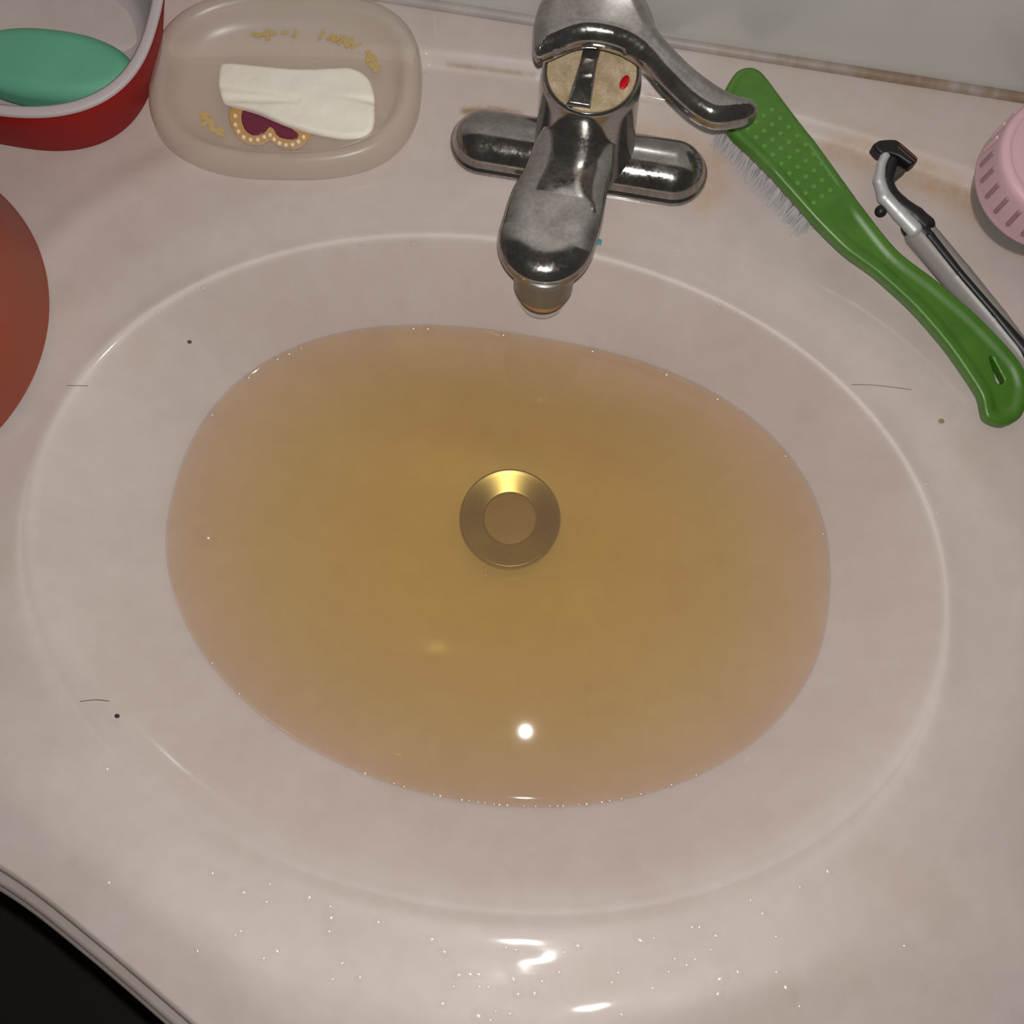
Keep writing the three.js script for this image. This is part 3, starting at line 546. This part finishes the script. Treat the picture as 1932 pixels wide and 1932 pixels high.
{
  const R = rng(11);
  const front = XY(`-2061,969 -1888,1040 -1407,897 -1231,962 -1119,904 -1112,988 -913,931 -801,955 -789,1010 -781,1068 -1374,1268 -1213,1156 -1195,1133 -1054,1235 -1004,1189 -708,1268 -682,1192 -581,1237 -551,983 -276,1015 -202,1058 92,983 141,984 -112,1144 -58,1129 -17,1123 -2,1174 41,1168 152,1111 186,1170 263,1151 365,1039 289,1093 377,949 438,908 621,1030 647,984 732,821 794,800`);
  front.push(...XY(`905,870 964,885 970,715 1007,705 1091,729 1070,797 1001,854 1133,914 884,932 818,1017 1129,988 1301,586 1371,679 1459,919 1515,978 690,1164 17,1301 95,1264 164,1261 78,1308 1238,540 1468,435 1596,338 1988,608 -2067,503 -2548,526 -125,1197 -163,1279 1209,871 1389,837`));
  for (const [x, z] of front) { const r = 0.0016 + R() * R() * 0.0028; droplet(V(x, deckAtXZ(x, z) - 0.0001, z), nAt(x, z), r, 1 + R() * 0.5, R() * 6, 'water_drop', 'clear water drop beaded on the white front rim of the basin', 'water drops on the front rim', 'water drop', flatCap); }
  for (const [x, z] of XY(`-2231,-2104 -2200,-2112 -2412,-1931 -1386,-2511 -1240,-2534 -1101,-2582 297,-2596 635,-2524 727,-2496 868,-2459 1292,-2232 1890,-1599 1944,-1565 1864,-1712 -2565,-2337 9,-3590 54,-3591 109,-3591 258,-3577 -114,-3042 -99,-3025 -1245,-3600`)) {
    const near = Math.abs(lipDist(x, z)) < 0.02;
    droplet(V(x, deckAtXZ(x, z) - 0.0001, z), nAt(x, z), 0.0011 + R() * 0.0008, 1 + R() * 0.4, R() * 6, 'water_drop', near ? 'clear water drop beaded along the back lip of the bowl' : 'clear water drop beaded on the deck around the tap', near ? 'water drops on the back lip' : 'water drops on the deck by the tap');
  }
  for (const a of `-1476 -1538 -1453 -1428 -1632 -1199 -1167 -985 -757 -580 -465 -301 -148 1490 1413 1102 1032 1007 936 921 870 852 831 815 794 782 764 726 700 669 652 640 606 590 558 542 518 478 417 368`.split(' ')) {
    const t = a / 10 * Math.PI / 180, c = V(WAT.cx + (watR(t) - 0.0004) * Math.cos(t), WATER_Y + 0.0012, WAT.cz + (watR(t) - 0.0004) * Math.sin(t));
    droplet(c, V(-Math.cos(t) * 0.12, 1, -Math.sin(t) * 0.12).normalize(), 0.0018 + R() * 0.0014, 1, 0, 'bubble', 'tiny clear bubble where the murky water meets the bowl wall', 'bubbles along the water line', 'bubble', flatCap);
  }
  // bubbles riding on the water
  const f = (x, z, r, label) => droplet(V(x, WATER_Y + 0.0004, z), V(0, 1, 0), r, 1, 0, 'bubble', label, null, 'bubble');
  f(-0.0375, -0.0865, 0.0021, 'larger of two touching bubbles afloat in front of the drain stopper');
  f(-0.0382, -0.0893, 0.0014, 'smaller of two touching bubbles afloat in front of the drain stopper');
  f(-0.0475, -0.1705, 0.0016, 'faint single bubble floating between the tap and the drain stopper');
  f(-0.1985, -0.0795, 0.0075, 'wide flat bubble floating at the left side of the water');
  // drops on the dish rim
  for (const [x, z, y, w] of [[-0.1345, -0.3465, 0.0175, 'right end'], [-0.1528, -0.2835, 0.0205, 'front edge']]) droplet(V(x, y, z), V(0.1, 1, 0.1).normalize(), 0.0014, 1, 0, 'water_drop', 'clear water drop on the ' + w + ' of the soap dish', null);
}
{
  const hair = std({ color: sRGB(96, 84, 78), roughness: 0.6 });
  const line = (P, r, label) => solo('hair', new THREE.TubeGeometry(new THREE.CatmullRomCurve3(P.map(([x, z]) => V(x, deckAtXZ(x, z) + r * 2.2, z))), 20, r, 5), hair, label, 'hair');
  line([[0.1404, -0.2187], [0.1545, -0.2203], [0.1716, -0.2204]], 0.00016, 'long fine hair on the right of the bowl, below the brush handle');
  line([[-0.2797, -0.1417], [-0.274, -0.1428], [-0.2682, -0.1438]], 0.00016, 'short fine hair beside the brown bowl');
  line([[-0.2292, 0.0217], [-0.2212, 0.0194], [-0.2143, 0.0187]], 0.00018, 'short dark hair on the front left rim');
  const speck = (x, y, z, r, c, label) => solo('speck', new THREE.IcosahedronGeometry(r, 1).scale(1, 0.6, 0.8).translate(x, y, z), std({ color: c, roughness: 0.8 }), label, 'speck');
  speck(-0.2083, deckAtXZ(-0.2083, 0.0253) + 0.0005, 0.0253, 0.0014, sRGB(60, 46, 44), 'dark speck on the front left rim below the short hair');
  speck(0.1888, 0.0006, -0.2055, 0.0016, sRGB(164, 132, 92), 'light brown speck by the end of the green brush');
  speck(-0.2235, -0.0135, -0.1815, 0.0013, sRGB(90, 80, 72), 'grey speck on the left wall of the bowl');
  solo('blue_scrap', new THREE.TetrahedronGeometry(0.0035).scale(1, 0.35, 1).translate(-0.0085, deckAtXZ(-0.0085, -0.276) + 0.0012, -0.276), std({ color: sRGB(96, 160, 176), roughness: 0.6 }), 'tiny pale blue scrap on the deck right of the spout', 'scrap');
}

// ------------------------------------------------------------------ the phone that takes the picture: its flash is the only lamp lit
{
  const ph = new THREE.Group(); ph.name = 'smartphone'; ph.position.copy(EYE); ph.quaternion.copy(camera.quaternion); scene.add(ph);
  tag(ph, 'dark smartphone held above the basin with its flash lit', 'phone');
  const put = (name, g, m, p = ph) => { const o = new THREE.Mesh(g, m); o.name = numbered(name); o.castShadow = o.receiveShadow = true; p.add(o); return o; };
  put('case', rbox(0.150, 0.074, 0.008, 0.0035).translate(0.055, -0.012, 0.0075), phys({ color: sRGB(28, 28, 30), roughness: 0.4 }));
  put('lens_ring', new THREE.TorusGeometry(0.0055, 0.0009, 10, 32).translate(0, 0, 0.0034), chrome);
  put('flash_lamp', new THREE.SphereGeometry(0.0028, 20, 12).scale(1, 1, 0.5).translate(FLASH_AT.x, FLASH_AT.y, FLASH_AT.z + 0.0006), std({ color: 0xffffff, emissive: new THREE.Color(1, 0.97, 0.93), emissiveIntensity: 60 }));
  const l = new THREE.SpotLight(new THREE.Color(1, 0.955, 0.91), FLASH, 0, 1.5, 0.25, 2);
  l.name = 'flash_light'; l.position.copy(FLASH_AT); l.target.position.set(FLASH_AT.x, FLASH_AT.y, -1); l.castShadow = true; l.shadow.radius = 0.14; l.shadow.mapSize.set(2048, 2048);
  ph.add(l, l.target);
}

scene.updateMatrixWorld(true);
renderer.render(scene, camera);
